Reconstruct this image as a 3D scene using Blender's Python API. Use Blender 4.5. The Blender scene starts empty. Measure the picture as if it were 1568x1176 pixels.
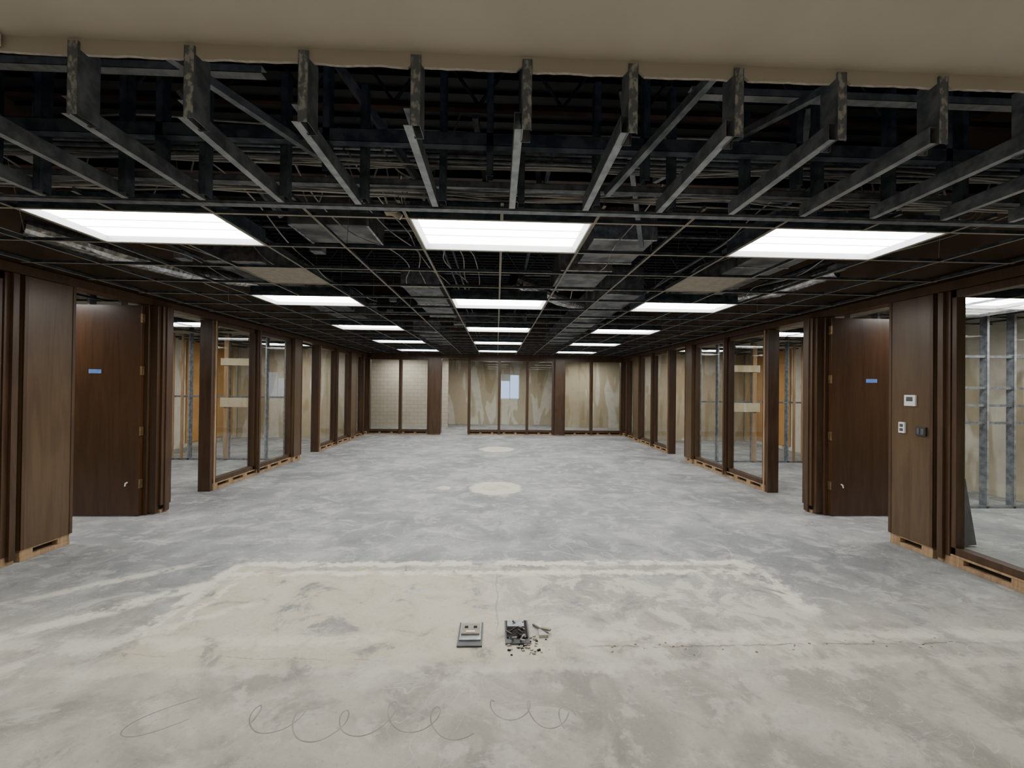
import bpy, math, random
from mathutils import Matrix, Vector
random.seed(7)
scene = bpy.context.scene

# ------------------------------------------------------------------ node helpers
class S:
    def __init__(s, nt, k): s.nt=nt; s.k=k
    def m(s, op, *a, clamp=False):
        n=s.nt.nodes.new('ShaderNodeMath'); n.operation=op; n.use_clamp=clamp
        for i,v in enumerate((s,)+a):
            if isinstance(v,S): s.nt.links.new(v.k,n.inputs[i])
            else: n.inputs[i].default_value=v
        return S(s.nt,n.outputs[0])
    def __add__(s,o): return s.m('ADD',o)
    def __radd__(s,o): return s.m('ADD',o)
    def __sub__(s,o): return s.m('SUBTRACT',o)
    def __rsub__(s,o): return (s*-1.0)+o
    def __mul__(s,o): return s.m('MULTIPLY',o)
    def __rmul__(s,o): return s.m('MULTIPLY',o)
    def abs(s): return s.m('ABSOLUTE')
    def mx(s,o): return s.m('MAXIMUM',o)
    def sat(s): return s.m('ADD',0.0,clamp=True)
    def ramp(s,a,b):
        n=s.nt.nodes.new('ShaderNodeMapRange'); n.interpolation_type='SMOOTHSTEP'
        s.nt.links.new(s.k,n.inputs['Value'])
        if a<b:
            n.inputs['From Min'].default_value=a; n.inputs['From Max'].default_value=b
            return S(s.nt,n.outputs[0])
        n.inputs['From Min'].default_value=b; n.inputs['From Max'].default_value=a
        n.inputs['To Min'].default_value=1; n.inputs['To Max'].default_value=0
        return S(s.nt,n.outputs[0])

def newmat(name, rough=0.6, metal=0.0, col=(0.5,0.5,0.5), spec=0.5):
    m=bpy.data.materials.new(name); m.use_nodes=True
    b=m.node_tree.nodes['Principled BSDF']
    b.inputs['Base Color'].default_value=(*col,1)
    b.inputs['Roughness'].default_value=rough
    b.inputs['Metallic'].default_value=metal
    b.inputs['Specular IOR Level'].default_value=spec
    return m,m.node_tree,b
def coords(nt, scale=(1,1,1)):
    t=nt.nodes.new('ShaderNodeTexCoord'); mp=nt.nodes.new('ShaderNodeMapping')
    mp.inputs['Scale'].default_value=scale
    nt.links.new(t.outputs['Object'],mp.inputs['Vector'])
    return mp.outputs[0]
def noise(nt, vec, scale, detail=4, rough=0.55, dist=0.0):
    n=nt.nodes.new('ShaderNodeTexNoise'); n.inputs['Scale'].default_value=scale
    n.inputs['Detail'].default_value=detail; n.inputs['Roughness'].default_value=rough
    n.inputs['Distortion'].default_value=dist
    nt.links.new(vec,n.inputs['Vector'])
    return S(nt,n.outputs['Fac'])
def mix(nt, fac, a, b):
    n=nt.nodes.new('ShaderNodeMix'); n.data_type='RGBA'
    if isinstance(fac,S): nt.links.new(fac.k,n.inputs[0])
    else: n.inputs[0].default_value=fac
    for i,v in ((6,a),(7,b)):
        if isinstance(v,tuple): n.inputs[i].default_value=(*v,1)
        else: nt.links.new(v,n.inputs[i])
    return n.outputs[2]
def bump(nt,b,h,strength=0.2,dist=0.01):
    n=nt.nodes.new('ShaderNodeBump'); n.inputs['Strength'].default_value=strength
    n.inputs['Distance'].default_value=dist
    nt.links.new(h.k,n.inputs['Height']); nt.links.new(n.outputs[0],b.inputs['Normal'])

def noisy(name, c1, c2, scale=4, rough=0.6, metal=0.0, stretch=(1,1,1), bmp=0.0, spec=0.5, lo=0.35, hi=0.65):
    m,nt,b=newmat(name,rough,metal,c1,spec)
    v=coords(nt,stretch); n=noise(nt,v,scale,3)
    nt.links.new(mix(nt,n.ramp(lo,hi),c1,c2),b.inputs['Base Color'])
    if bmp: bump(nt,b,n,bmp)
    return m

def wood(name,c1,c2,rough=0.38):
    m,nt,b=newmat(name,rough,0,c1)
    v=coords(nt,(5,5,0.5)); v2=coords(nt,(60,60,2.0))
    n=noise(nt,v,1.6,4,0.6,1.6); n2=noise(nt,v2,1.5,2)
    f=(n*0.7+n2*0.3).ramp(0.33,0.66)
    nt.links.new(mix(nt,f,c1,c2),b.inputs['Base Color'])
    return m
M_wood=wood('walnut_veneer',(0.044,0.0215,0.0095),(0.077,0.041,0.020))
M_wood2=wood('walnut_panel',(0.070,0.041,0.019),(0.108,0.066,0.032),0.34)
M_door=wood('door_veneer',(0.047,0.020,0.008),(0.070,0.032,0.013),0.27)
M_pine=wood('raw_pine',(0.24,0.145,0.075),(0.42,0.285,0.16),0.7)
M_dark=noisy('dark_gap',(0.008,0.007,0.006),(0.02,0.016,0.012),6,0.9)
M_galv=noisy('galvanised_steel',(0.10,0.115,0.135),(0.24,0.26,0.285),14,0.42,0.4,(1,1,1),0.0,0.5,0.3,0.7)
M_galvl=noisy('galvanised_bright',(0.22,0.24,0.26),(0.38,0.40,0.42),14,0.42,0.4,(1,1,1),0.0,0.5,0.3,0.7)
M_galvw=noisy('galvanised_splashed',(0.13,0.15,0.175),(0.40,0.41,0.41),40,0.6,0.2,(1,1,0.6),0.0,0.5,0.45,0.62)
M_galvb=noisy('galvanised_blue',(0.045,0.062,0.085),(0.12,0.145,0.18),9,0.45,0.5)
M_grid=noisy('grid_paint',(0.24,0.215,0.18),(0.32,0.29,0.24),8,0.5)
M_soffit=noisy('soffit_paint',(0.475,0.435,0.37),(0.51,0.47,0.405),2.0,0.8)
M_plaster=noisy('gypsum_edge',(0.50,0.47,0.41),(0.36,0.335,0.29),30,0.9,0,(1,1,1),0.4)
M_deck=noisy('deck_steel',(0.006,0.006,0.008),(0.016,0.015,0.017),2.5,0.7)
M_red=noisy('primer_steel',(0.030,0.012,0.009),(0.060,0.025,0.018),5,0.6)
M_duct=noisy('duct_wrap',(0.07,0.075,0.08),(0.22,0.225,0.23),5,0.5,0.3)
M_foil=noisy('foil',(0.35,0.35,0.36),(0.65,0.65,0.66),16,0.28,0.9,(1,1,1),0.8)
M_black=noisy('black_plastic',(0.015,0.015,0.016),(0.03,0.03,0.03),10,0.5)
M_white=noisy('white_plastic',(0.75,0.75,0.72),(0.68,0.68,0.66),5,0.4)
M_reflect=noisy('white_reflector',(0.80,0.82,0.84),(0.74,0.76,0.78),3,0.5)
M_blue=noisy('blue_tape',(0.10,0.22,0.62),(0.14,0.28,0.70),20,0.7)
M_brass=noisy('brass',(0.20,0.13,0.06),(0.28,0.19,0.09),20,0.4,0.8)
M_tile=noisy('ceiling_tile_mat',(0.28,0.25,0.20),(0.34,0.31,0.25),25,0.9)
M_plen=noisy('plenum_wall',(0.07,0.042,0.025),(0.11,0.07,0.042),2,0.8)
M_orange=noisy('tan_board',(0.46,0.24,0.07),(0.54,0.30,0.10),1.5,0.7)
M_greyp=noisy('grey_panel',(0.05,0.055,0.06),(0.09,0.095,0.10),4,0.5)
M_cable=noisy('cable_grey',(0.14,0.14,0.14),(0.42,0.41,0.39),3,0.6)
M_chalkd=noisy('dried_adhesive',(0.25,0.24,0.205),(0.36,0.34,0.295),9,0.9)
M_chalkw=noisy('white_chalk',(0.50,0.495,0.47),(0.60,0.595,0.57),9,0.9)

def drywall(name, base, tan, lite):
    m,nt,b=newmat(name,0.85,0,base)
    v=coords(nt,(1.4,1.4,0.28)); v2=coords(nt,(1,1,1))
    n=noise(nt,v,1.3,3,0.5,0.6); n2=noise(nt,v2,5,3)
    c=mix(nt,n.ramp(0.52,0.56),base,lite)
    c=mix(nt,n.ramp(0.42,0.36)*0.7,c,tan)
    c=mix(nt,n2.ramp(0.4,0.75)*0.25,c,tan)
    nt.links.new(c,b.inputs['Base Color'])
    return m
M_dry=drywall('cream_drywall',(0.52,0.44,0.305),(0.38,0.29,0.165),(0.72,0.67,0.56))
M_dryw=drywall('painted_wall',(0.55,0.53,0.47),(0.48,0.45,0.38),(0.60,0.58,0.52))
def block():
    m,nt,b=newmat('white_block',0.8,0,(0.6,0.6,0.55))
    t=nt.nodes.new('ShaderNodeTexCoord'); mp=nt.nodes.new('ShaderNodeMapping')
    mp.inputs['Rotation'].default_value=(math.radians(90),0,0)
    nt.links.new(t.outputs['Object'],mp.inputs['Vector'])
    br=nt.nodes.new('ShaderNodeTexBrick'); br.offset=0.5
    nt.links.new(mp.outputs[0],br.inputs['Vector'])
    br.inputs['Color1'].default_value=(0.58,0.52,0.42,1); br.inputs['Color2'].default_value=(0.53,0.47,0.37,1)
    br.inputs['Mortar'].default_value=(0.42,0.37,0.28,1)
    br.inputs['Scale'].default_value=1.0; br.inputs['Mortar Size'].default_value=0.008
    br.inputs['Brick Width'].default_value=0.30; br.inputs['Row Height'].default_value=0.15
    nt.links.new(br.outputs[0],b.inputs['Base Color'])
    return m
M_block=block()
def glass():
    m=bpy.data.materials.new('clear_glass'); m.use_nodes=True; nt=m.node_tree; nt.nodes.clear()
    o=nt.nodes.new('ShaderNodeOutputMaterial'); mx=nt.nodes.new('ShaderNodeMixShader')
    tr=nt.nodes.new('ShaderNodeBsdfTransparent'); tr.inputs[0].default_value=(0.90,0.93,0.92,1)
    gl=nt.nodes.new('ShaderNodeBsdfGlossy'); gl.inputs['Roughness'].default_value=0.0
    lw=nt.nodes.new('ShaderNodeLayerWeight'); lw.inputs[0].default_value=0.5
    f=S(nt,lw.outputs['Facing']).m('POWER',4.0)*0.85+0.07
    nt.links.new(f.k,mx.inputs[0]); nt.links.new(tr.outputs[0],mx.inputs[1]); nt.links.new(gl.outputs[0],mx.inputs[2])
    nt.links.new(mx.outputs[0],o.inputs[0]); return m
M_glass=glass()
def emis(name,col,st):
    m,nt,b=newmat(name,0.5,0,(0.8,0.8,0.8))
    b.inputs['Emission Color'].default_value=(*col,1); b.inputs['Emission Strength'].default_value=st
    return m
M_lens=emis('troffer_lens',(1.0,0.98,0.94),21.5)
M_lensf=emis('troffer_lens_warm',(1.0,0.92,0.80),9.5)

# ------------------------------------------------------------------ floor material
def floor_mat():
    m,nt,b=newmat('ground_concrete',0.7,0,(0.4,0.4,0.4),0.35)
    t=nt.nodes.new('ShaderNodeTexCoord'); vec=t.outputs['Object']
    sp=nt.nodes.new('ShaderNodeSeparateXYZ'); nt.links.new(vec,sp.inputs[0])
    x0=S(nt,sp.outputs[0]); y0=S(nt,sp.outputs[1])
    nA=noise(nt,vec,5,4,0.6); nB=noise(nt,vec,17,3,0.65)
    big=noise(nt,vec,0.9,3,0.55,0.4); mid=noise(nt,vec,3.2,6,0.68,0.6); fine=noise(nt,vec,45,3,0.7)
    mp=nt.nodes.new('ShaderNodeMapping'); mp.inputs['Location'].default_value=(7,3,0); nt.links.new(vec,mp.inputs[0])
    nC=noise(nt,mp.outputs[0],4,5,0.65); big2=noise(nt,mp.outputs[0],1.7,4,0.6,0.6)
    x=x0+(nA-0.5)*0.22+(nB-0.5)*0.14
    y=y0+(nC-0.5)*0.20+(nB-0.5)*0.14
    c=mix(nt,big.ramp(0.38,0.62),(0.215,0.224,0.227),(0.305,0.313,0.31))
    c=mix(nt,mid.ramp(0.50,0.62)*0.6,c,(0.42,0.422,0.41))
    c=mix(nt,mid.ramp(0.46,0.34)*0.6,c,(0.16,0.17,0.174))
    near=(y0+(big-0.5)*1.6).ramp(3.6,2.3)
    nc=mix(nt,big2.ramp(0.38,0.60),(0.31,0.292,0.25),(0.475,0.45,0.385))
    nc=mix(nt,mid.ramp(0.47,0.36)*0.6,nc,(0.235,0.225,0.20))
    nc=mix(nt,nC.ramp(0.54,0.64)*0.6,nc,(0.58,0.555,0.485))
    c=mix(nt,near*0.94,c,nc)
    def box(xa,xb,ya,yb,s=0.06):
        return x.ramp(xa-s,xa+s)*x.ramp(xb+s,xb-s)*y.ramp(ya-s,ya+s)*y.ramp(yb+s,yb-s)
    inside=box(-2.28,2.3,2.5,3.82)
    lft=(x0+(big-0.5)*2.0).ramp(0.7,-0.4)
    c=mix(nt,inside*(0.25+lft*0.65)*mid.ramp(0.34,0.48),c,(0.53,0.48,0.36))
    c=mix(nt,inside*(1.0-lft*0.5)*mid.ramp(0.48,0.55)*0.8,c,(0.58,0.555,0.475))
    patch=nC.ramp(0.40,0.52); patch2=nA.ramp(0.36,0.48)
    W=(0.70,0.665,0.565)
    far1=((y-3.87).abs()).ramp(0.07,0.025)*x.ramp(-2.35,-2.25)*x.ramp(2.45,2.35)
    far2=((y-3.68).abs()).ramp(0.06,0.02)*x.ramp(-2.35,-2.25)*x.ramp(2.4,2.3)
    l1=((x+2.33).abs()).ramp(0.08,0.025)*y.ramp(2.7,2.8)*y.ramp(3.9,3.8)
    l2=((x+2.16).abs()).ramp(0.035,0.015)*y.ramp(2.75,2.9)*y.ramp(3.8,3.7)
    r1=((x-2.38).abs()).ramp(0.13,0.05)*y.ramp(2.9,3.05)*y.ramp(3.9,3.8)
    d1=((x*0.65-y*0.76+4.19).abs()).ramp(0.13,0.04)*x.ramp(-3.9,-3.3)*x.ramp(-2.2,-2.4)
    d2=((x*0.60-y*0.80+4.75).abs()).ramp(0.09,0.02)*x.ramp(-3.8,-3.3)*x.ramp(-2.6,-2.9)
    d3=((x*0.55-y*0.83+3.62).abs()).ramp(0.08,0.02)*x.ramp(-3.3,-2.9)*x.ramp(-1.6,-1.9)
    band=((y-2.72).abs()).ramp(0.10,0.02)*(x0.abs()).ramp(0.3,1.0)
    band2=((y-2.45).abs()).ramp(0.07,0.015)
    lines=((far1.mx(far2)).mx(l1.mx(l2)))*patch2
    lines=lines.mx(r1*patch2*mid.ramp(0.38,0.50)).mx(d1*patch).mx((d2.mx(d3))*patch*0.8)
    lines=lines.mx((band.mx(band2*0.6))*patch*0.7)
    c=mix(nt,(lines*0.92).sat(),c,W)
    dk=((y-3.775).abs()).ramp(0.05,0.02)*x.ramp(-2.2,-2.1)*x.ramp(2.3,2.2)*0.5
    c=mix(nt,dk*patch,c,(0.25,0.24,0.205))
    yk=y0+(nC-0.5)*0.10
    ck=((yk-2.62).abs()).ramp(0.010,0.003)*x0.ramp(0.4,0.8)*x0.ramp(3.6,2.8)*nA.ramp(0.40,0.52)
    ck2=((yk+(x0*0.05)-2.48).abs()).ramp(0.008,0.002)*x0.ramp(-2.6,-2.3)*x0.ramp(-0.3,-0.6)*nA.ramp(0.45,0.55)
    ck3=((x0+(nA-0.5)*0.07-0.02).abs()).ramp(0.008,0.002)*y0.ramp(2.7,2.9)*y0.ramp(3.7,3.6)
    crack=ck.mx(ck2*0.5).mx(ck3*0.6)
    c=mix(nt,crack*0.7,c,(0.15,0.125,0.09))
    def disc(cx,cy,r):
        a=(x-cx); bb=(y-cy); return (a*a+bb*bb).m('SQRT').ramp(r+0.05,r-0.04)
    dd=disc(0.0,6.75,0.42).mx(disc(0.02,10.9,0.44)).mx(disc(-0.83,6.75,0.10))
    c=mix(nt,dd*(0.6+mid*0.5),c,(0.66,0.62,0.52))
    ring=(disc(0.0,6.75,0.22)*0.5).mx(disc(0.02,10.9,0.22)*0.4)
    c=mix(nt,ring*mid.ramp(0.47,0.55),c,(0.38,0.34,0.26))
    sc=noise(nt,coords(nt,(0.9,1.8,1)),2.2,5,0.72,0.8)
    c=mix(nt,sc.ramp(0.55,0.66)*0.5,c,(0.54,0.53,0.495))
    cur2=noise(nt,mp.outputs[0],2.3,1,0.4,2.0)
    thin2=((cur2*7.0).m('FRACT')-0.5).abs().ramp(0.035,0.01)
    c=mix(nt,thin2*big.ramp(0.44,0.56)*0.4,c,(0.60,0.59,0.56))
    c=mix(nt,fine.ramp(0.56,0.72)*0.35,c,(0.15,0.15,0.14))
    c=mix(nt,fine.ramp(0.42,0.28)*0.35,c,(0.62,0.61,0.57))
    nt.links.new(c,b.inputs['Base Color'])
    fb=noise(nt,vec,22,3,0.7)
    bump(nt,b,fb,0.25,0.01)
    return m
M_floor=floor_mat()

# ------------------------------------------------------------------ mesh builder
class MB:
    def __init__(s): s.v=[]; s.f=[]; s.mi=[]; s.mats=[]
    def mid(s,m):
        if m not in s.mats: s.mats.append(m)
        return s.mats.index(m)
    def box(s,x0,x1,y0,y1,z0,z1,m):
        if x0>x1:x0,x1=x1,x0
        if y0>y1:y0,y1=y1,y0
        if z0>z1:z0,z1=z1,z0
        k=len(s.v); s.v+=[(x0,y0,z0),(x1,y0,z0),(x1,y1,z0),(x0,y1,z0),(x0,y0,z1),(x1,y0,z1),(x1,y1,z1),(x0,y1,z1)]
        for f in ((0,3,2,1),(4,5,6,7),(0,1,5,4),(1,2,6,5),(2,3,7,6),(3,0,4,7)):
            s.f.append(tuple(k+i for i in f)); s.mi.append(s.mid(m))
    def beam(s,p,q,w,h,m,up=(0,0,1)):
        p=Vector(p);q=Vector(q);d=(q-p).normalized();u=Vector(up)
        if abs(d.dot(u))>0.98:u=Vector((0,1,0))
        a=d.cross(u).normalized();b=a.cross(d).normalized();k=len(s.v)
        for c in (p,q):
            for sa,sb in((-1,-1),(1,-1),(1,1),(-1,1)): s.v.append(tuple(c+a*sa*w/2+b*sb*h/2))
        for f in ((0,1,2,3),(7,6,5,4),(0,4,5,1),(1,5,6,2),(2,6,7,3),(3,7,4,0)):
            s.f.append(tuple(k+i for i in f)); s.mi.append(s.mid(m))
    def cyl(s,p,q,r,m,n=10,r2=None):
        p=Vector(p);q=Vector(q);d=(q-p).normalized();u=Vector((0,0,1))
        if abs(d.dot(u))>0.98:u=Vector((0,1,0))
        a=d.cross(u).normalized();b=a.cross(d).normalized();k=len(s.v); r2=r2 or r
        for c,rr in((p,r),(q,r2)):
            for i in range(n):
                t=2*math.pi*i/n; s.v.append(tuple(c+a*math.cos(t)*rr+b*math.sin(t)*rr))
        for i in range(n):
            j=(i+1)%n; s.f.append((k+i,k+j,k+n+j,k+n+i)); s.mi.append(s.mid(m))
        s.f.append(tuple(k+i for i in reversed(range(n)))); s.mi.append(s.mid(m))
        s.f.append(tuple(k+n+i for i in range(n))); s.mi.append(s.mid(m))
    def quad(s,pts,m):
        k=len(s.v); s.v+=[tuple(p) for p in pts]; s.f.append(tuple(range(k,k+len(pts)))); s.mi.append(s.mid(m))
    def mesh(s,name):
        me=bpy.data.meshes.new(name); me.from_pydata(s.v,[],s.f)
        for m in s.mats: me.materials.append(m)
        me.polygons.foreach_set('material_index',s.mi); me.update(); return me
    def obj(s,name,parent=None,loc=(0,0,0),bevel=0):
        o=bpy.data.objects.new(name,s.mesh(name)); scene.collection.objects.link(o)
        o.location=loc
        if parent: o.parent=parent
        if bevel:
            md=o.modifiers.new('bevel','BEVEL'); md.width=bevel; md.segments=2; md.limit_method='ANGLE'
        return o

EYE=1.66; CEIL=2.74; DECK=4.2; WX=4.45; XO=8.0
# ------------------------------------------------------------------ shell
b=MB(); b.box(-XO-.1,XO+.1,-5.1,18.1,-0.1,0,M_floor); b.obj('floor')
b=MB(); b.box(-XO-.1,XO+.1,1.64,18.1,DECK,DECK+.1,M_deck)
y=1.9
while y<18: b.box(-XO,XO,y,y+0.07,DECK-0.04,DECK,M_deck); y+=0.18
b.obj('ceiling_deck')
b=MB(); b.box(-4.7,4.7,-5.1,-5.0,0,3.1,M_dryw); b.obj('wall_back')
for nm,s in (('wall_entry_left',-1),('wall_entry_right',1)):
    b=MB(); b.box(s*4.6,s*4.7,-5.0,1.75,0,3.05,M_dryw); b.box(s*4.6,s*4.585,-5.0,1.70,0,0.1,M_wood); b.obj(nm)
FR=[(x,yy) for x in (-2.3,0.0,2.3) for yy in (-1.3,-3.7)]
b=MB()
def strip(y0,y1,holes):
    xs=-4.6
    for h in holes:
        b.box(xs,h-0.61,y0,y1,3.0,3.03,M_soffit); xs=h+0.61
    b.box(xs,4.6,y0,y1,3.0,3.03,M_soffit)
strip(-5.0,-4.0,[]); strip(-4.0,-3.4,[-2.3,0,2.3]); strip(-3.4,-1.6,[]); strip(-1.6,-1.0,[-2.3,0,2.3]); strip(-1.0,1.66,[])
n=420
edge=[]
zz=2.94
for i in range(n+1):
    X=-4.6+9.2*i/n
    zz+= (2.94-zz)*0.3+random.uniform(-0.002,0.002)
    e=abs(((X-0.104+0.22)%0.44)-0.22)
    edge.append((X,zz+(0.020 if e<0.026 else 0.0)))
for i in range(n):
    (xa,za),(xb,zb)=edge[i],edge[i+1]
    ty=1.66; t2=1.672
    b.quad([(xa,ty,za),(xb,ty,zb),(xb,ty,3.0),(xa,ty,3.0)],M_soffit)
    b.quad([(xa,ty,za),(xa,t2,za),(xb,t2,zb),(xb,ty,zb)],M_plaster)
    b.quad([(xa,t2,za),(xa,t2,3.03),(xb,t2,3.03),(xb,t2,zb)],M_plaster)
b.box(-4.6,4.6,1.66,1.672,3.0,3.03,M_plaster)
b.obj('ceiling_entry')
b=MB(); b.box(-XO,XO,1.56,1.60,3.04,DECK,M_deck); b.obj('plenum_light_block')  # unseen panel added above the entry ceiling to keep the plenum dark

for nm,s in (('wall_left',-1),('wall_right',1)):
    b=MB(); b.box(s*XO,s*(XO+.1),1.7,18,0,DECK,M_dry)
    b.box(s*4.7,s*(XO+.1),1.64,1.74,0,DECK,M_dry)
    b.box(s*(XO-.03),s*XO,10.9,12.75,0.12,2.74,M_orange)
    b.obj(nm)
b=MB()
wy=18.0
b.box(-XO,0.15,wy,wy+.1,0,DECK,M_dry); b.box(1.0,XO,wy,wy+.1,0,DECK,M_dry)
b.box(0.15,1.0,wy,wy+.1,0,1.1,M_dry); b.box(0.15,1.0,wy,wy+.1,2.2,DECK,M_dry); b.obj('wall_far')
b=MB()
b.box(0.15,1.0,wy+.02,wy+.05,1.1,1.14,M_white);b.box(0.15,1.0,wy+.02,wy+.05,2.16,2.2,M_white)
b.box(0.15,0.19,wy+.02,wy+.05,1.1,2.2,M_white);b.box(0.96,1.0,wy+.02,wy+.05,1.1,2.2,M_white)
b.box(0.56,0.59,wy+.02,wy+.05,1.1,2.2,M_white)
b.quad([(0.19,wy+.03,1.14),(.96,wy+.03,1.14),(.96,wy+.03,2.16),(.19,wy+.03,2.16)],M_glass)
b.box(0.19,0.56,wy+.01,wy+.015,1.9,2.16,M_white)
b.obj('window_1')
b=MB(); b.box(-7.9,-1.95,16.6,16.7,0,2.9,M_block); b.obj('wall_block')
b=MB(); b.box(2.4,7.9,16.9,17.0,0,2.9,M_dry); b.obj('wall_partition')

# ------------------------------------------------------------------ side partitions
def side(s,tag):
    X=lambda v:s*v
    b=MB()
    b.box(X(4.34),X(4.52),1.75,14.1,2.635,2.72,M_wood)
    b.box(X(4.38),X(4.50),1.75,14.1,2.72,2.80,M_wood)
    b.box(X(4.40),X(4.48),1.75,14.1,2.80,DECK,M_plen)
    b.obj('wall_header_'+tag)
    def plate(b,y0,y1,x0=4.36,x1=4.47):
        b.box(X(x0),X(x1),y0,y1,0,0.038,M_pine)
        n=max(2,int((y1-y0)/0.4)+1)
        for i in range(n):
            yy=y0+(y1-y0-0.11)*i/(n-1)
            b.box(X(x0+.004),X(x1),yy,yy+0.11,0.038,0.088,M_pine)
        b.box(X(x0+.002),X(x1),y0,y1,0.088,0.107,M_pine)
        b.box(X(x0+0.06),X(x1-.01),y0,y1,0.038,0.088,M_dark)
    def panel(y0,y1,xf,name='wood_panel',mat=M_wood2):
        b=MB(); plate(b,y0+.01,y1-.01,xf+.01,4.47)
        b.box(X(xf),X(4.50),y0,y1,0.108,2.63,mat)
        b.box(X(xf-.006),X(xf+.01),y0,y0+0.03,0.108,2.63,M_wood)
        b.box(X(xf-.006),X(xf+.01),y1-0.03,y1,0.108,2.63,M_wood)
        return b.obj(name,bevel=0.003)
    panel(3.93,4.39,4.335)
    panel(8.935,9.28,4.31,mat=M_wood2)
    panel(12.355,12.845,4.31,mat=M_wood2)
    b=MB()
    b.box(X(4.36),X(4.50),5.312,5.37,0.0,2.63,M_wood)
    b.box(X(4.24),X(4.47),5.385,5.55,0.10,2.63,M_wood)
    b.box(X(4.27),X(4.36),5.34,5.385,0.02,2.63,M_wood)
    b.box(X(4.26),X(4.46),5.40,5.53,0.0,0.04,M_pine); b.box(X(4.29),X(4.45),5.41,5.52,0.04,0.1,M_dark)
    b.box(X(4.225),X(4.245),5.43,5.505,0.02,2.63,M_wood)
    b.obj('door_jamb',bevel=0.004)
    root=bpy.data.objects.new('door_'+('1' if s<0 else '2'),None); scene.collection.objects.link(root)
    b=MB(); b.box(X(4.41),X(5.33),5.265,5.31,0.012,2.615,M_door); b.obj('leaf',root,bevel=0.002)
    b=MB()
    for z in (0.35,1.0,1.75,2.4): b.box(X(4.395),X(4.412),5.258,5.30,z,z+0.11,M_brass); b.cyl((X(4.40),5.255,z),(X(4.40),5.255,z+.11),0.008,M_brass)
    b.obj('hinges',root)
    b=MB(); b.box(X(4.88),X(5.03),5.262,5.2645,1.765,1.815,M_blue); b.obj('tape',root)
    b=MB(); b.cyl((X(4.55),5.265,0.42),(X(4.55),5.235,0.41),0.009,M_white); b.cyl((X(4.55),5.24,0.41),(X(4.55),5.23,0.38),0.007,M_white); b.obj('door_stop',root)
    def glazed(y0,y1,mulls,first=True,name='glazed_partition'):
        root=bpy.data.objects.new(name,None); scene.collection.objects.link(root)
        b=MB()
        plate(b,y0+.06,y1)
        b.box(X(4.37),X(4.47),y0+.05,y1,0.108,0.175,M_wood)
        b.box(X(4.37),X(4.47),y0+.05,y1,2.56,2.63,M_wood)
        if first:
            b.box(X(4.37),X(4.55),y0,y0+0.07,0.0,2.63,M_wood)
            b.box(X(4.355),X(4.39),y0+0.07,y0+0.10,0.0,2.63,M_pine)
            b.box(X(4.37),X(4.46),y0+0.10,y0+0.14,0.108,2.63,M_wood)
        for ym in mulls:
            b.box(X(4.32),X(4.49),ym,ym+0.10,0.108,2.63,M_wood)
            b.box(X(4.305),X(4.33),ym+.025,ym+0.075,0.04,2.63,M_wood)
            b.box(X(4.37),X(4.46),ym-0.04,ym+0.14,0.108,2.63,M_wood)
        b.box(X(4.37),X(4.46),y1-0.04,y1,0.108,2.63,M_wood)
        b.obj('frame',root,bevel=0.003)
        g=MB(); g.quad([(X(4.415),y0+.1,.17),(X(4.415),y1-.02,.17),(X(4.415),y1-.02,2.57),(X(4.415),y0+.1,2.57)],M_glass); g.obj('glass',root)
    glazed(6.47,8.93,[7.62])
    glazed(10.28,12.35,[11.3])
    glazed(12.85,14.08,[13.5],False)
    glazed(1.76,3.795,[2.75],False)
    b=MB(); b.box(X(4.36),X(4.50),3.80,3.915,0.085,2.63,M_wood); b.box(X(4.33),X(4.36),3.84,3.89,0.04,2.63,M_wood); b.box(X(4.37),X(4.47),3.8,3.915,0,.085,M_pine); b.obj('mullion',bevel=0.003)

    def studwall(y0,xa,xb,rows,name='metal_stud_wall',skip=()):
        b=MB()
        b.box(X(xa),X(xb),y0,y0+.092,0,0.03,M_galv); b.box(X(xa),X(xb),y0,y0+.092,2.9,2.93,M_galv)
        xx=xa; i=0
        while xx<xb:
            if i not in skip:
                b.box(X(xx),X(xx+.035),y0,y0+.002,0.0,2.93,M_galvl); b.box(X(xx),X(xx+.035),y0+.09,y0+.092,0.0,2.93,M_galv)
                b.box(X(xx),X(xx+.002),y0,y0+.092,0.0,2.93,M_galv)
            xx+=0.406; i+=1
        for z in rows: b.box(X(xa),X(xb),y0+.02,y0+.06,z,z+.035,M_galv)
        return b.obj(name)
    studwall(5.62,4.56,7.96,(1.2,1.45,1.7,2.15))
    studwall(6.9,6.9,7.96,(1.0,1.5,))
    studwall(9.15,4.6,7.96,(1.35,),skip=(2,))
    b=MB()
    for xx,w in ((5.25,.09),(5.8,.09),(6.75,.04),(6.95,.04)):
        b.box(X(xx),X(xx+w),9.11,9.149,0.03,2.7,M_pine)
    b.box(X(5.2),X(5.95),9.09,9.11,1.15,1.35,M_dry); b.box(X(5.2),X(5.95),9.09,9.11,2.05,2.2,M_dry)
    b.obj('wood_blocking')
    b=MB(); b.box(X(4.6),X(7.98),13.0,13.1,0,2.95,M_dry); b.obj('wall_office_'+tag)
side(-1,'left'); side(1,'right')

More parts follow.
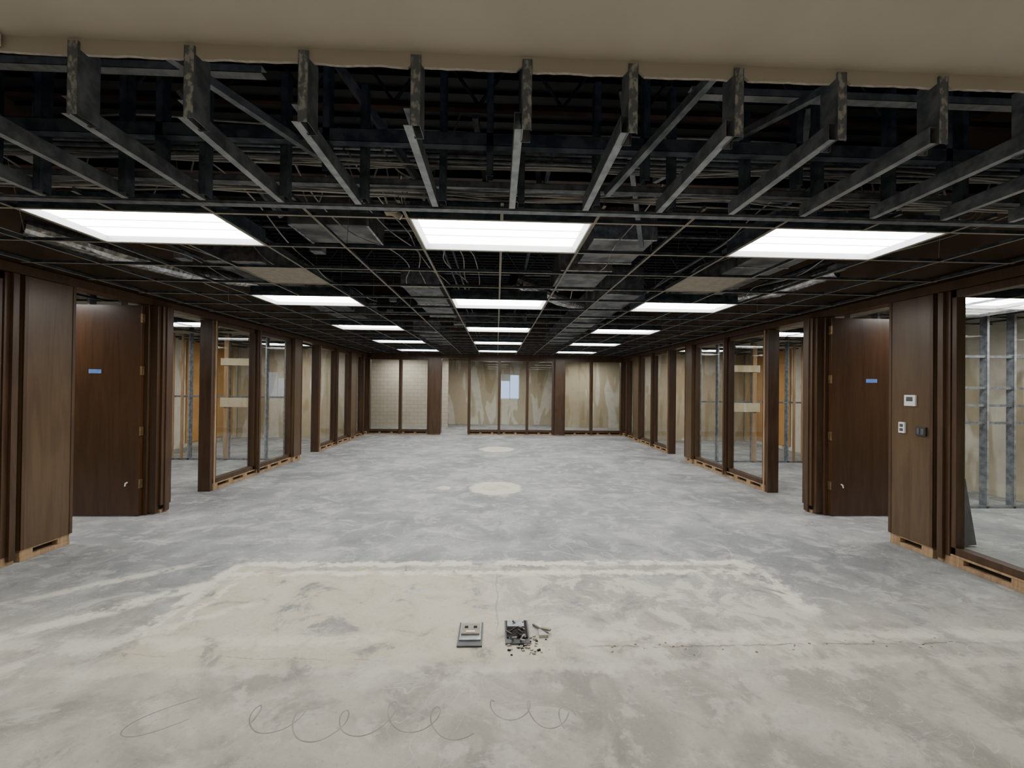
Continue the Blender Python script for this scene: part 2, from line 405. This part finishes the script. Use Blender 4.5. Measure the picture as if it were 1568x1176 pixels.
def plate(name,x,y0,y1,z0,z1,m,inner=None):
    b=MB(); b.box(x-.02,x,y0,y1,z0,z1,m)
    if inner:
        for (a0,a1,c0,c1,mm) in inner: b.box(x-.024,x-.015,a0,a1,c0,c1,mm)
    return b.obj(name,bevel=0.002)
plate('thermostat',4.3345,4.09,4.205,1.505,1.62,M_white,[(4.115,4.18,1.555,1.60,M_greyp)])
plate('light_switch',4.3345,4.20,4.265,1.215,1.33,M_white,[(4.215,4.25,1.28,1.31,M_greyp),(4.215,4.25,1.235,1.265,M_greyp)])
plate('outlet_plate',4.3345,3.985,4.085,1.205,1.295,M_black,[(4.0,4.03,1.22,1.28,M_greyp),(4.045,4.07,1.22,1.28,M_greyp)])
b=MB(); b.beam((5.0,4.25,0.0),(4.93,4.30,0.70),0.34,0.02,M_greyp,up=(0,1,0)); o=b.obj('leaning_panel')

# ------------------------------------------------------------------ far glazed wall
root=bpy.data.objects.new('far_glazed_partition',None); scene.collection.objects.link(root)
b=MB(); fy=14.1
b.box(-4.5,4.5,fy,fy+.14,2.60,2.80,M_wood); b.box(-4.5,4.5,fy+.05,fy+.1,2.80,DECK,M_plen)
def fbay(xa,xb,ms):
    b.box(xa,xb,fy+.02,fy+.12,0,0.04,M_pine); b.box(xa,xb,fy+.05,fy+.1,.04,.09,M_dark)
    for i in range(int((xb-xa)/.4)+1):
        xx=min(xa+i*.4,xb-.08); b.box(xx,xx+.08,fy+.02,fy+.1,.04,.09,M_pine)
    b.box(xa,xb,fy,fy+.12,.09,.17,M_wood); b.box(xa,xb,fy,fy+.12,2.53,2.60,M_wood)
    for m in ms: b.box(m-.045,m+.045,fy-.03,fy+.13,0.05,2.6,M_wood)
fbay(-4.4,-2.27,[-4.33,-3.27,-2.31]); fbay(-0.98,2.0,[-0.94,0.09,1.05,1.95]); fbay(2.27,4.4,[2.31,3.27,4.33])
b.box(-2.27,-1.88,fy-.14,fy+.14,0.05,2.6,M_wood); b.box(1.99,2.28,fy-.14,fy+.14,0.05,2.6,M_wood)
b.box(-2.24,-1.92,fy-.1,fy+.1,0,0.05,M_pine); b.box(2.02,2.25,fy-.1,fy+.1,0,0.05,M_pine)
b.obj('frame',root)
g=MB()
for xa,xb in ((-4.3,-2.3),(-.95,1.98),(2.3,4.3)): g.quad([(xa,fy+.06,.16),(xb,fy+.06,.16),(xb,fy+.06,2.55),(xa,fy+.06,2.55)],M_glass)
g.obj('glass',root)

# ------------------------------------------------------------------ ceiling grid
gx0=0.02; G=0.61; gy0=2.68
rowsY=[gy0+2.44*k for k in range(5)]
cells=[]
for yy in rowsY:
    for xc in (-2.42,0.02,2.46): cells.append((xc,yy))
side_cells=[(s*5.88+0.02,yy) for s in (-1,1) for yy in (4.51,7.56,11.22)]+[(s*7.1+0.02,yy) for s in (-1,1) for yy in (4.51,)]
far_cells=[(xc,15.49) for xc in (-3.64,-1.2,1.24,3.68)]
b=MB(); TW=.009
def tee_y(x,y0,y1):
    b.box(x-TW,x+TW,y0,y1,CEIL,CEIL+.003,M_grid); b.box(x-.0015,x+.0015,y0,y1,CEIL,CEIL+.028,M_galvb)
def tee_x(y,x0,x1):
    b.box(x0,x1,y-TW,y+TW,CEIL-.0005,CEIL+.0025,M_grid); b.box(x0,x1,y-.0015,y+.0015,CEIL,CEIL+.028,M_galvb)
for k in range(-7,8):
    x=gx0+G*k
    ya=2.42
    if k in (-4,0,4):
        prev=ya
        for yy in rowsY: tee_y(x,prev,yy); prev=yy+G
        tee_y(x,prev,14.09)
    else: tee_y(x,ya,14.09)
y=gy0
while y<14.1: tee_x(y,-4.33,4.33); y+=G
for s in (-1,1):
    for kk in range(0,6): tee_y(s*(4.66+G*kk),1.8,12.98)
    y=2.07
    while y<13.0: tee_x(y,*sorted((s*4.55,s*7.98))); y+=G
for kk in range(-12,13): tee_y(gx0+G*kk,14.25,17.9)
y=14.88
while y<17.9: tee_x(y,-7.9,7.9); y+=G
for kx in range(-6,7,2):
    for yy in (3.3,5.7,8.2,10.6): b.cyl((gx0+G*kx,yy,CEIL+.03),(gx0+G*kx+random.uniform(-.15,.15),yy+random.uniform(-.3,.3),DECK),0.0025,M_grid,4)
b.obj('ceiling_grid')
b=MB()
for (xa,ya) in ((-2.42,3.90),(1.85,3.90)): b.box(xa+.01,xa+G-.01,ya+.01,ya+G-.01,CEIL+.004,CEIL+.018,M_tile)
b.obj('ceiling_tile')
b=MB()
for s in (-1,1):
    for kk in range(5):
        for jj in range(17):
            ya=2.07+jj*G; xa=s*(4.66+G*kk); xc=xa+s*G/2
            if any(abs(xc-c[0])<0.75 and abs(ya-c[1])<0.65 for c in side_cells): continue
            if random.random()<0.35: b.box(xa+s*.01,xa+s*(G-.01),ya+.01,ya+G-.01,CEIL+.004,CEIL+.018,M_tile)
b.obj('ceiling_tile')

def troffer_mesh(lens):
    b=MB(); w=.598; d=.298; h=0.040; yi=0.034; xi=0.034
    o=[(-w,-d,.002),(w,-d,.002),(w,d,.002),(-w,d,.002)]
    r=[(-w+.010,-d+.010,.002),(w-.010,-d+.010,.002),(w-.010,d-.010,.002),(-w+.010,d-.010,.002)]
    i=[(-w+xi,-d+yi,h),(w-xi,-d+yi,h),(w-xi,d-yi,h),(-w+xi,d-yi,h)]
    for a in range(4):
        c=(a+1)%4; b.quad([o[a],o[c],r[c],r[a]],M_reflect); b.quad([r[a],r[c],i[c],i[a]],M_reflect)
    b.quad([i[0],i[3],i[2],i[1]],lens)
    b.box(-w,w,-d,-d+.003,.003,h+.07,M_galvb); b.box(-w,w,d-.003,d,.003,h+.07,M_galvb)
    b.box(-w,-w+.003,-d,d,.003,h+.07,M_galvb); b.box(w-.003,w,-d,d,.003,h+.07,M_galvb)
    b.box(-w,w,-d,d,h+.01,h+.08,M_galvb)
    for q in (-.07,.07): b.box(-w+xi,w-xi,q-.004,q+.004,h-.008,h-.001,M_reflect)
    return b
me=troffer_mesh(M_lens).mesh('troffer_light')
for xc,ys_ in cells+side_cells+far_cells:
    o=bpy.data.objects.new('troffer_light',me); o.location=(xc,ys_+.305,CEIL); scene.collection.objects.link(o)
me=troffer_mesh(M_lensf).mesh('entry_troffer_light')
for xc,yc in FR:
    o=bpy.data.objects.new('troffer_light',me); o.location=(xc,yc,3.0); scene.collection.objects.link(o)

# ------------------------------------------------------------------ soffit steel framing
b=MB()
ZB=2.705; YF=1.652; YB=2.36; T=.002
def cstud_v(x,y0,z0,z1,dep=.092,fl=.035,side=1,m=M_galv,mf=None):
    mf=mf or m
    b.box(x,x+fl,y0,y0+T,z0,z1,mf); b.box(x,x+fl,y0+dep-T,y0+dep,z0,z1,m)
    wx=x if side<0 else x+fl
    b.box(wx-T/2,wx+T/2,y0,y0+dep,z0,z1,m)
    lx=x+fl if side<0 else x
    b.box(lx-T/2,lx+T/2,y0,y0+.01,z0,z1,m); b.box(lx-T/2,lx+T/2,y0+dep-.01,y0+dep,z0,z1,m)
def cstud_y(x,y0,y1,z0,h=.07,fl=.035,side=1,m=M_galv):
    b.box(x,x+fl,y0,y1,z0,z0+T,M_galvl); b.box(x,x+fl,y0,y1,z0+h-T,z0+h,m)  # bottom flange in lighter steel: its lit look is put into the colour
    wx=x if side<0 else x+fl
    b.box(wx-T/2,wx+T/2,y0,y1,z0,z0+h,m)
def track_x(y,z,h,d=.05,x0=-4.32,x1=4.32,m=M_galvb):
    b.box(x0,x1,y,y+T,z,z+h,m); b.box(x0,x1,y,y+d,z,z+T,m); b.box(x0,x1,y,y+d,z+h-T,z+h,m)
for i in range(-9,10):
    x=0.085+0.44*i+random.uniform(-.006,.006); sd=1 if i<0 else -1
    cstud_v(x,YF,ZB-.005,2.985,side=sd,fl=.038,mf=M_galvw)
    cstud_y(x-.03,YF+.01,YB+.05,ZB,side=sd)
    cstud_v(x+.02,YB-.03,ZB,3.35+random.uniform(-.1,.3),dep=.06,side=sd,m=M_galvb)
    if i%2==0: cstud_v(x-.16,YB-.1,2.82,3.5,dep=.06,side=sd,m=M_galvb)
track_x(YB-.10,2.985,.07); track_x(YB+.06,2.83,.035,m=M_galv); track_x(YB+.10,2.715,.018,m=M_galv); track_x(1.80,3.10,.05)
track_x(2.75,3.30,.06,x0=-4,x1=0.9,m=M_galvl); track_x(3.0,3.42,.05,m=M_galvl); track_x(2.1,3.22,.04,x0=-4.3,x1=-1.2,m=M_galvl);track_x(2.1,3.20,.04,x0=1.0,x1=4.3,m=M_galvl)
for (p,q) in (((-2.55,1.75,3.02),(-2.15,2.35,2.74)),((-1.45,1.72,3.06),(-0.95,2.5,2.95)),((0.95,1.75,3.05),(0.62,2.35,2.78)),((-3.4,1.75,3.0),(-2.9,2.4,2.74)),
              ((1.62,1.8,3.1),(1.15,3.0,3.2)),((3.2,1.75,2.98),(2.7,2.4,2.75)),((-.95,2.3,3.5),(-.4,2.6,2.8)),((0.25,2.9,3.4),(0.4,3.4,2.8)),((.75,2.5,3.5),(1.2,3.4,2.85)),
              ((-1.9,2.5,3.4),(-1.6,3.1,2.9)),((1.9,2.45,3.4),(2.2,3.0,2.9)),((-.15,2.5,3.3),(-.05,3.2,2.95))):
    b.beam(p,q,.035,.04,M_galv)
b.obj('soffit_stud_framing')
b=MB(); b.box(-2.3,-1.92,1.60,1.648,2.945,2.995,M_white); b.obj('drywall_remnant',bevel=.004)

# ------------------------------------------------------------------ plenum structure and services
b=MB()
for yy in (2.9,4.4,5.9,7.4,8.9,10.4,11.9,13.4):
    for z in (3.62,4.08): b.box(-4.38,4.38,yy,yy+.05,z,z+.04,M_deck if yy>3 else M_red)
    xx=-4.35; up=True
    while xx<4.05:
        za,zb=(3.66,4.08) if up else (4.08,3.66)
        b.cyl((xx,yy+.025,za),(xx+.3,yy+.025,zb),.012,M_galvb,6); xx+=.3; up=not up
b.obj('bar_joist')
b=MB()
for yy,z in ((3.25,3.30),(7.9,3.35)):
    b.box(-4.38,4.38,yy,yy+.15,z,z+.012,M_red); b.box(-4.38,4.38,yy+.07,yy+.08,z,z+.3,M_red); b.box(-4.38,4.38,yy,yy+.15,z+.29,z+.3,M_red)
b.obj('steel_beam')
def duct(x0,x1,y0,y1,z0,z1,name='air_duct'):
    b=MB(); b.box(x0,x1,y0,y1,z0,z1,M_duct)
    if (x1-x0)>(y1-y0):
        n=max(1,int((x1-x0)/.9))
        for i in range(n+1):
            xx=x0+(x1-x0)*i/n; b.box(xx-.012,xx+.012,y0-.012,y1+.012,z0-.012,z1+.012,M_foil)
    else:
        n=max(1,int((y1-y0)/.9))
        for i in range(n+1):
            yy=y0+(y1-y0)*i/n; b.box(x0-.012,x1+.012,yy-.012,yy+.012,z0-.012,z1+.012,M_foil)
    for xx in (x0+.05,x1-.05): b.box(xx-.01,xx+.01,(y0+y1)/2-.01,(y0+y1)/2+.01,z1,DECK,M_galvb)
    b.obj(name,bevel=.006)
duct(0.85,1.4,3.6,4.3,2.98,3.25); duct(0.7,1.25,4.5,5.4,2.95,3.25); duct(-1.75,-1.1,3.5,3.95,3.0,3.25)
duct(-3.2,-2.6,4.6,9.5,3.0,3.3); duct(1.5,2.0,5.6,12.5,2.95,3.3); duct(-1.3,-.8,5.6,8.0,3.0,3.2); duct(-0.9,0.6,8.6,9.0,2.95,3.2)
duct(2.7,3.3,3.6,6.5,3.05,3.3); duct(-2.0,-1.4,9.9,12.8,2.95,3.2)
def flex(pts,r,name):
    b=MB()
    P=[Vector(p) for p in pts]; path=[]
    for a,c in zip(P,P[1:]):
        for t in range(24): path.append(a.lerp(c,t/24))
    path.append(P[-1])
    n=14; k0=len(b.v)
    for j,p in enumerate(path):
        d=(path[min(j+1,len(path)-1)]-path[max(j-1,0)]).normalized(); a=d.cross(Vector((0,0,1))).normalized(); c=a.cross(d)
        rr=r*(1+.05*(j%2)+random.uniform(-.03,.03))
        for i in range(n):
            t=2*math.pi*i/n; b.v.append(tuple(p+a*math.cos(t)*rr+c*math.sin(t)*rr))
        if j:
            for i in range(n):
                k=k0+(j-1)*n; q=(i+1)%n; b.f.append((k+i,k+q,k+n+q,k+n+i)); b.mi.append(b.mid(M_foil))
    b.obj(name)
flex([(-4.1,3.7,3.0),(-3.75,4.3,2.92),(-3.6,5.0,2.95),(-3.4,5.9,3.1)],.085,'flexible_duct')
flex([(3.9,4.6,3.05),(3.6,5.2,2.95),(3.55,6.4,3.1)],.09,'flexible_duct')
flex([(0.2,5.5,3.1),(0.9,6.2,3.0),(1.4,6.9,3.05)],.09,'flexible_duct')
b=MB()
for (x,z,r) in ((-3.9,3.3,.02),(-0.6,3.15,.014),(-0.5,3.15,.014),(0.35,3.2,.02),(2.3,3.15,.016),(2.4,3.2,.012),(3.9,3.2,.03)):
    b.cyl((x,2.5,z),(x,14,z),r,M_galvb,8)
for (y,z,r) in ((2.62,3.12,.014),(2.7,3.2,.014),(3.7,3.4,.025),(4.7,3.42,.014),(6.2,3.35,.014),(2.55,3.05,.01),(9.3,3.3,.02)):
    b.cyl((-4.3,y,z),(4.3,y,z),r,M_galv,8)
for i in range(22):
    x=random.uniform(-3.8,3.8); y=random.uniform(2.7,9); z=random.uniform(2.95,3.4); b.box(x,x+.12,y,y+.12,z,z+.06,M_galvl)
    b.cyl((x+.06,y+.06,z+.06),(x+.06,y+.06,DECK),.005,M_galv,5)
b.obj('electrical_conduit')
def curve_obj(name,mat,bev,lists,flat=False):
    cu=bpy.data.curves.new(name,'CURVE'); cu.dimensions='3D'; cu.bevel_depth=bev; cu.bevel_resolution=1
    for pts in lists:
        s=cu.splines.new('NURBS'); s.points.add(len(pts)-1); s.use_endpoint_u=True; s.order_u=4
        for p,q in zip(s.points,pts): p.co=(*q,1)
    o=bpy.data.objects.new(name,cu); scene.collection.objects.link(o); cu.materials.append(mat)
    if flat: o.scale=(1,1,.15)
    return o
L=[]
for j in range(18):
    x=-4.2; pts=[]; y0=2.45+.04*(j%8); z0=2.79+.022*j
    sg=random.uniform(.02,.08)
    while x<4.3:
        pts.append((x,y0+random.uniform(-.06,.06),z0+random.uniform(-sg,sg)*.8)); x+=random.uniform(.4,.7)
    L.append(pts)
for j in range(16):
    x=random.uniform(-4,4); y=2.5; pts=[]
    while y<7: pts.append((x+random.uniform(-.12,.12),y,2.95+random.uniform(-.1,.12))); y+=.5; x+=random.uniform(-.15,.15)
    L.append(pts)
for j in range(14):
    x=random.uniform(-3.5,3.5); y=random.uniform(2.5,3.4); w_=random.uniform(.2,.6)
    L.append([(x,y,3.3),(x+w_*.2,y,3.0),(x+w_*.5,y+.05,2.85+random.uniform(0,.1)),(x+w_*.8,y,3.0),(x+w_,y,3.35)])
curve_obj('cable_bundle',M_cable,.0055,L)
b=MB(); b.box(-.72,-.64,2.60,2.66,2.745,2.80,M_tile); b.cyl((-.68,2.63,2.77),(-.62,2.64,2.73),.03,M_tile,12,.02); b.cyl((-.7,2.6,2.80),(-.72,2.5,2.9),.008,M_tile)
b.obj('junction_box',bevel=.004)

# ------------------------------------------------------------------ floor scribbles
L=[]
def loops(x0,y0,n,vx,rx,ry,ph=0):
    p=[]
    for i in range(n*10):
        t=i*2*math.pi/10+ph; p.append((x0+vx*t+rx*math.cos(t)+random.uniform(-.006,.006),y0+ry*math.sin(t)+.03*math.sin(t*.37)+.35*(rx*math.sin(t)),.001))
    L.append(p)
loops(-1.25,2.07,5,.036,.07,.075); loops(-.05,2.1,2,.03,.05,.06,1)
L.append([(-1.55,2.24,.001),(-1.70,2.16,.001),(-1.80,2.05,.001),(-1.72,1.98,.001),(-1.60,2.02,.001),(-1.5,2.1,.001)])
L.append([(.35,2.0,.001),(.30,2.12,.001),(.38,2.2,.001),(.42,2.08,.001)])
curve_obj('adhesive_scribble',M_chalkd,.0032,L,True)
L=[]
for (a,c,r) in ((.62,4.15,.16),(.85,4.3,.12),(1.05,4.0,.10),(-.55,4.6,.12)):
    p=[]
    for i in range(14):
        t=i*.5; p.append((a+r*math.cos(t)*(1+.2*random.random())+.02*i,c+r*1.3*math.sin(t*.8),.001))
    L.append(p)
L.append([(2.35,4.0,.001),(2.45,4.15,.001),(2.38,4.4,.001)]); L.append([(2.9,5.3,.001),(2.7,5.5,.001),(2.45,5.65,.001)])
curve_obj('chalk_scribble',M_chalkw,.003,L,True)

# ------------------------------------------------------------------ floor boxes
def floorbox(x,y,openb,name='floor_box'):
    b=MB(); w=.08; d=.13
    b.box(x-w,x+w,y-d,y+d,0,.012,M_greyp)
    b.box(x-w+.01,x+w-.01,y-d+.05,y+d-.015,.012,.020,M_galvl if not openb else M_dark)
    if not openb:
        b.box(x-w+.02,x+w-.02,y-.03,y+.085,.020,.030,M_tile)
        for q in (-.03,.03): b.box(x+q-.012,x+q+.012,y+.03,y+.055,.030,.032,M_dark)
        b.box(x-.03,x+.03,y-.02,y,.03,.034,M_white)
    else:
        for _ in range(14):
            xx=x+random.uniform(-.055,.055); yy=y+random.uniform(-.12,.10); b.beam((xx,yy,.02),(xx+random.uniform(-.05,.05),yy+random.uniform(-.05,.05),.03+random.uniform(0,.03)),.012,.008,random.choice((M_galvl,M_tile,M_black,M_greyp)))
        b.box(x-w+.015,x+w-.03,y+.02,y+.09,.02,.035,M_galvl)
    return b.obj(name,bevel=.002)
floorbox(-.155,2.76,False); floorbox(.155,2.78,True)
b=MB()
for _ in range(60):
    t=random.gauss(0,1); u=random.gauss(0,1); x=.20+t*.05; y=2.64+u*.05; s=random.uniform(.003,.010)
    b.beam((x-s,y,s*.5),(x+s,y+random.uniform(-s,s),s*.6),s,s*.8,random.choice((M_plaster,M_tile,M_dark)))
b.box(.30,.36,2.72,2.79,0,.02,M_plaster); b.beam((.27,2.86,.01),(.36,2.74,.02),.012,.01,M_greyp); b.beam((.32,2.80,.02),(.38,2.76,.03),.02,.012,M_tile)
for _ in range(30):
    x=random.uniform(.6,3.0); y=2.60+random.gauss(0,.035); s=random.uniform(.002,.008)
    b.beam((x-s,y,s*.4),(x+s,y+random.uniform(-s,s),s*.4),s,s*.7,random.choice((M_plaster,M_tile)))
b.obj('concrete_rubble')

# ------------------------------------------------------------------ world
w=bpy.data.worlds.new('world'); scene.world=w; w.use_nodes=True
w.node_tree.nodes['Background'].inputs[0].default_value=(0.50,0.66,1.0,1); w.node_tree.nodes['Background'].inputs[1].default_value=1.8

# ------------------------------------------------------------------ camera
cam=bpy.data.cameras.new('camera'); co=bpy.data.objects.new('camera',cam); scene.collection.objects.link(co)
cam.sensor_width=36; cam.sensor_fit='HORIZONTAL'; cam.lens=36*630/1568; cam.clip_start=.05
R=Matrix.Rotation(-0.037,4,'Z')@Matrix.Rotation(math.radians(90)+0.0063,4,'X')@Matrix.Rotation(0.0115,4,'Z')
co.matrix_world=Matrix.Translation((0,0,EYE))@R
scene.camera=co
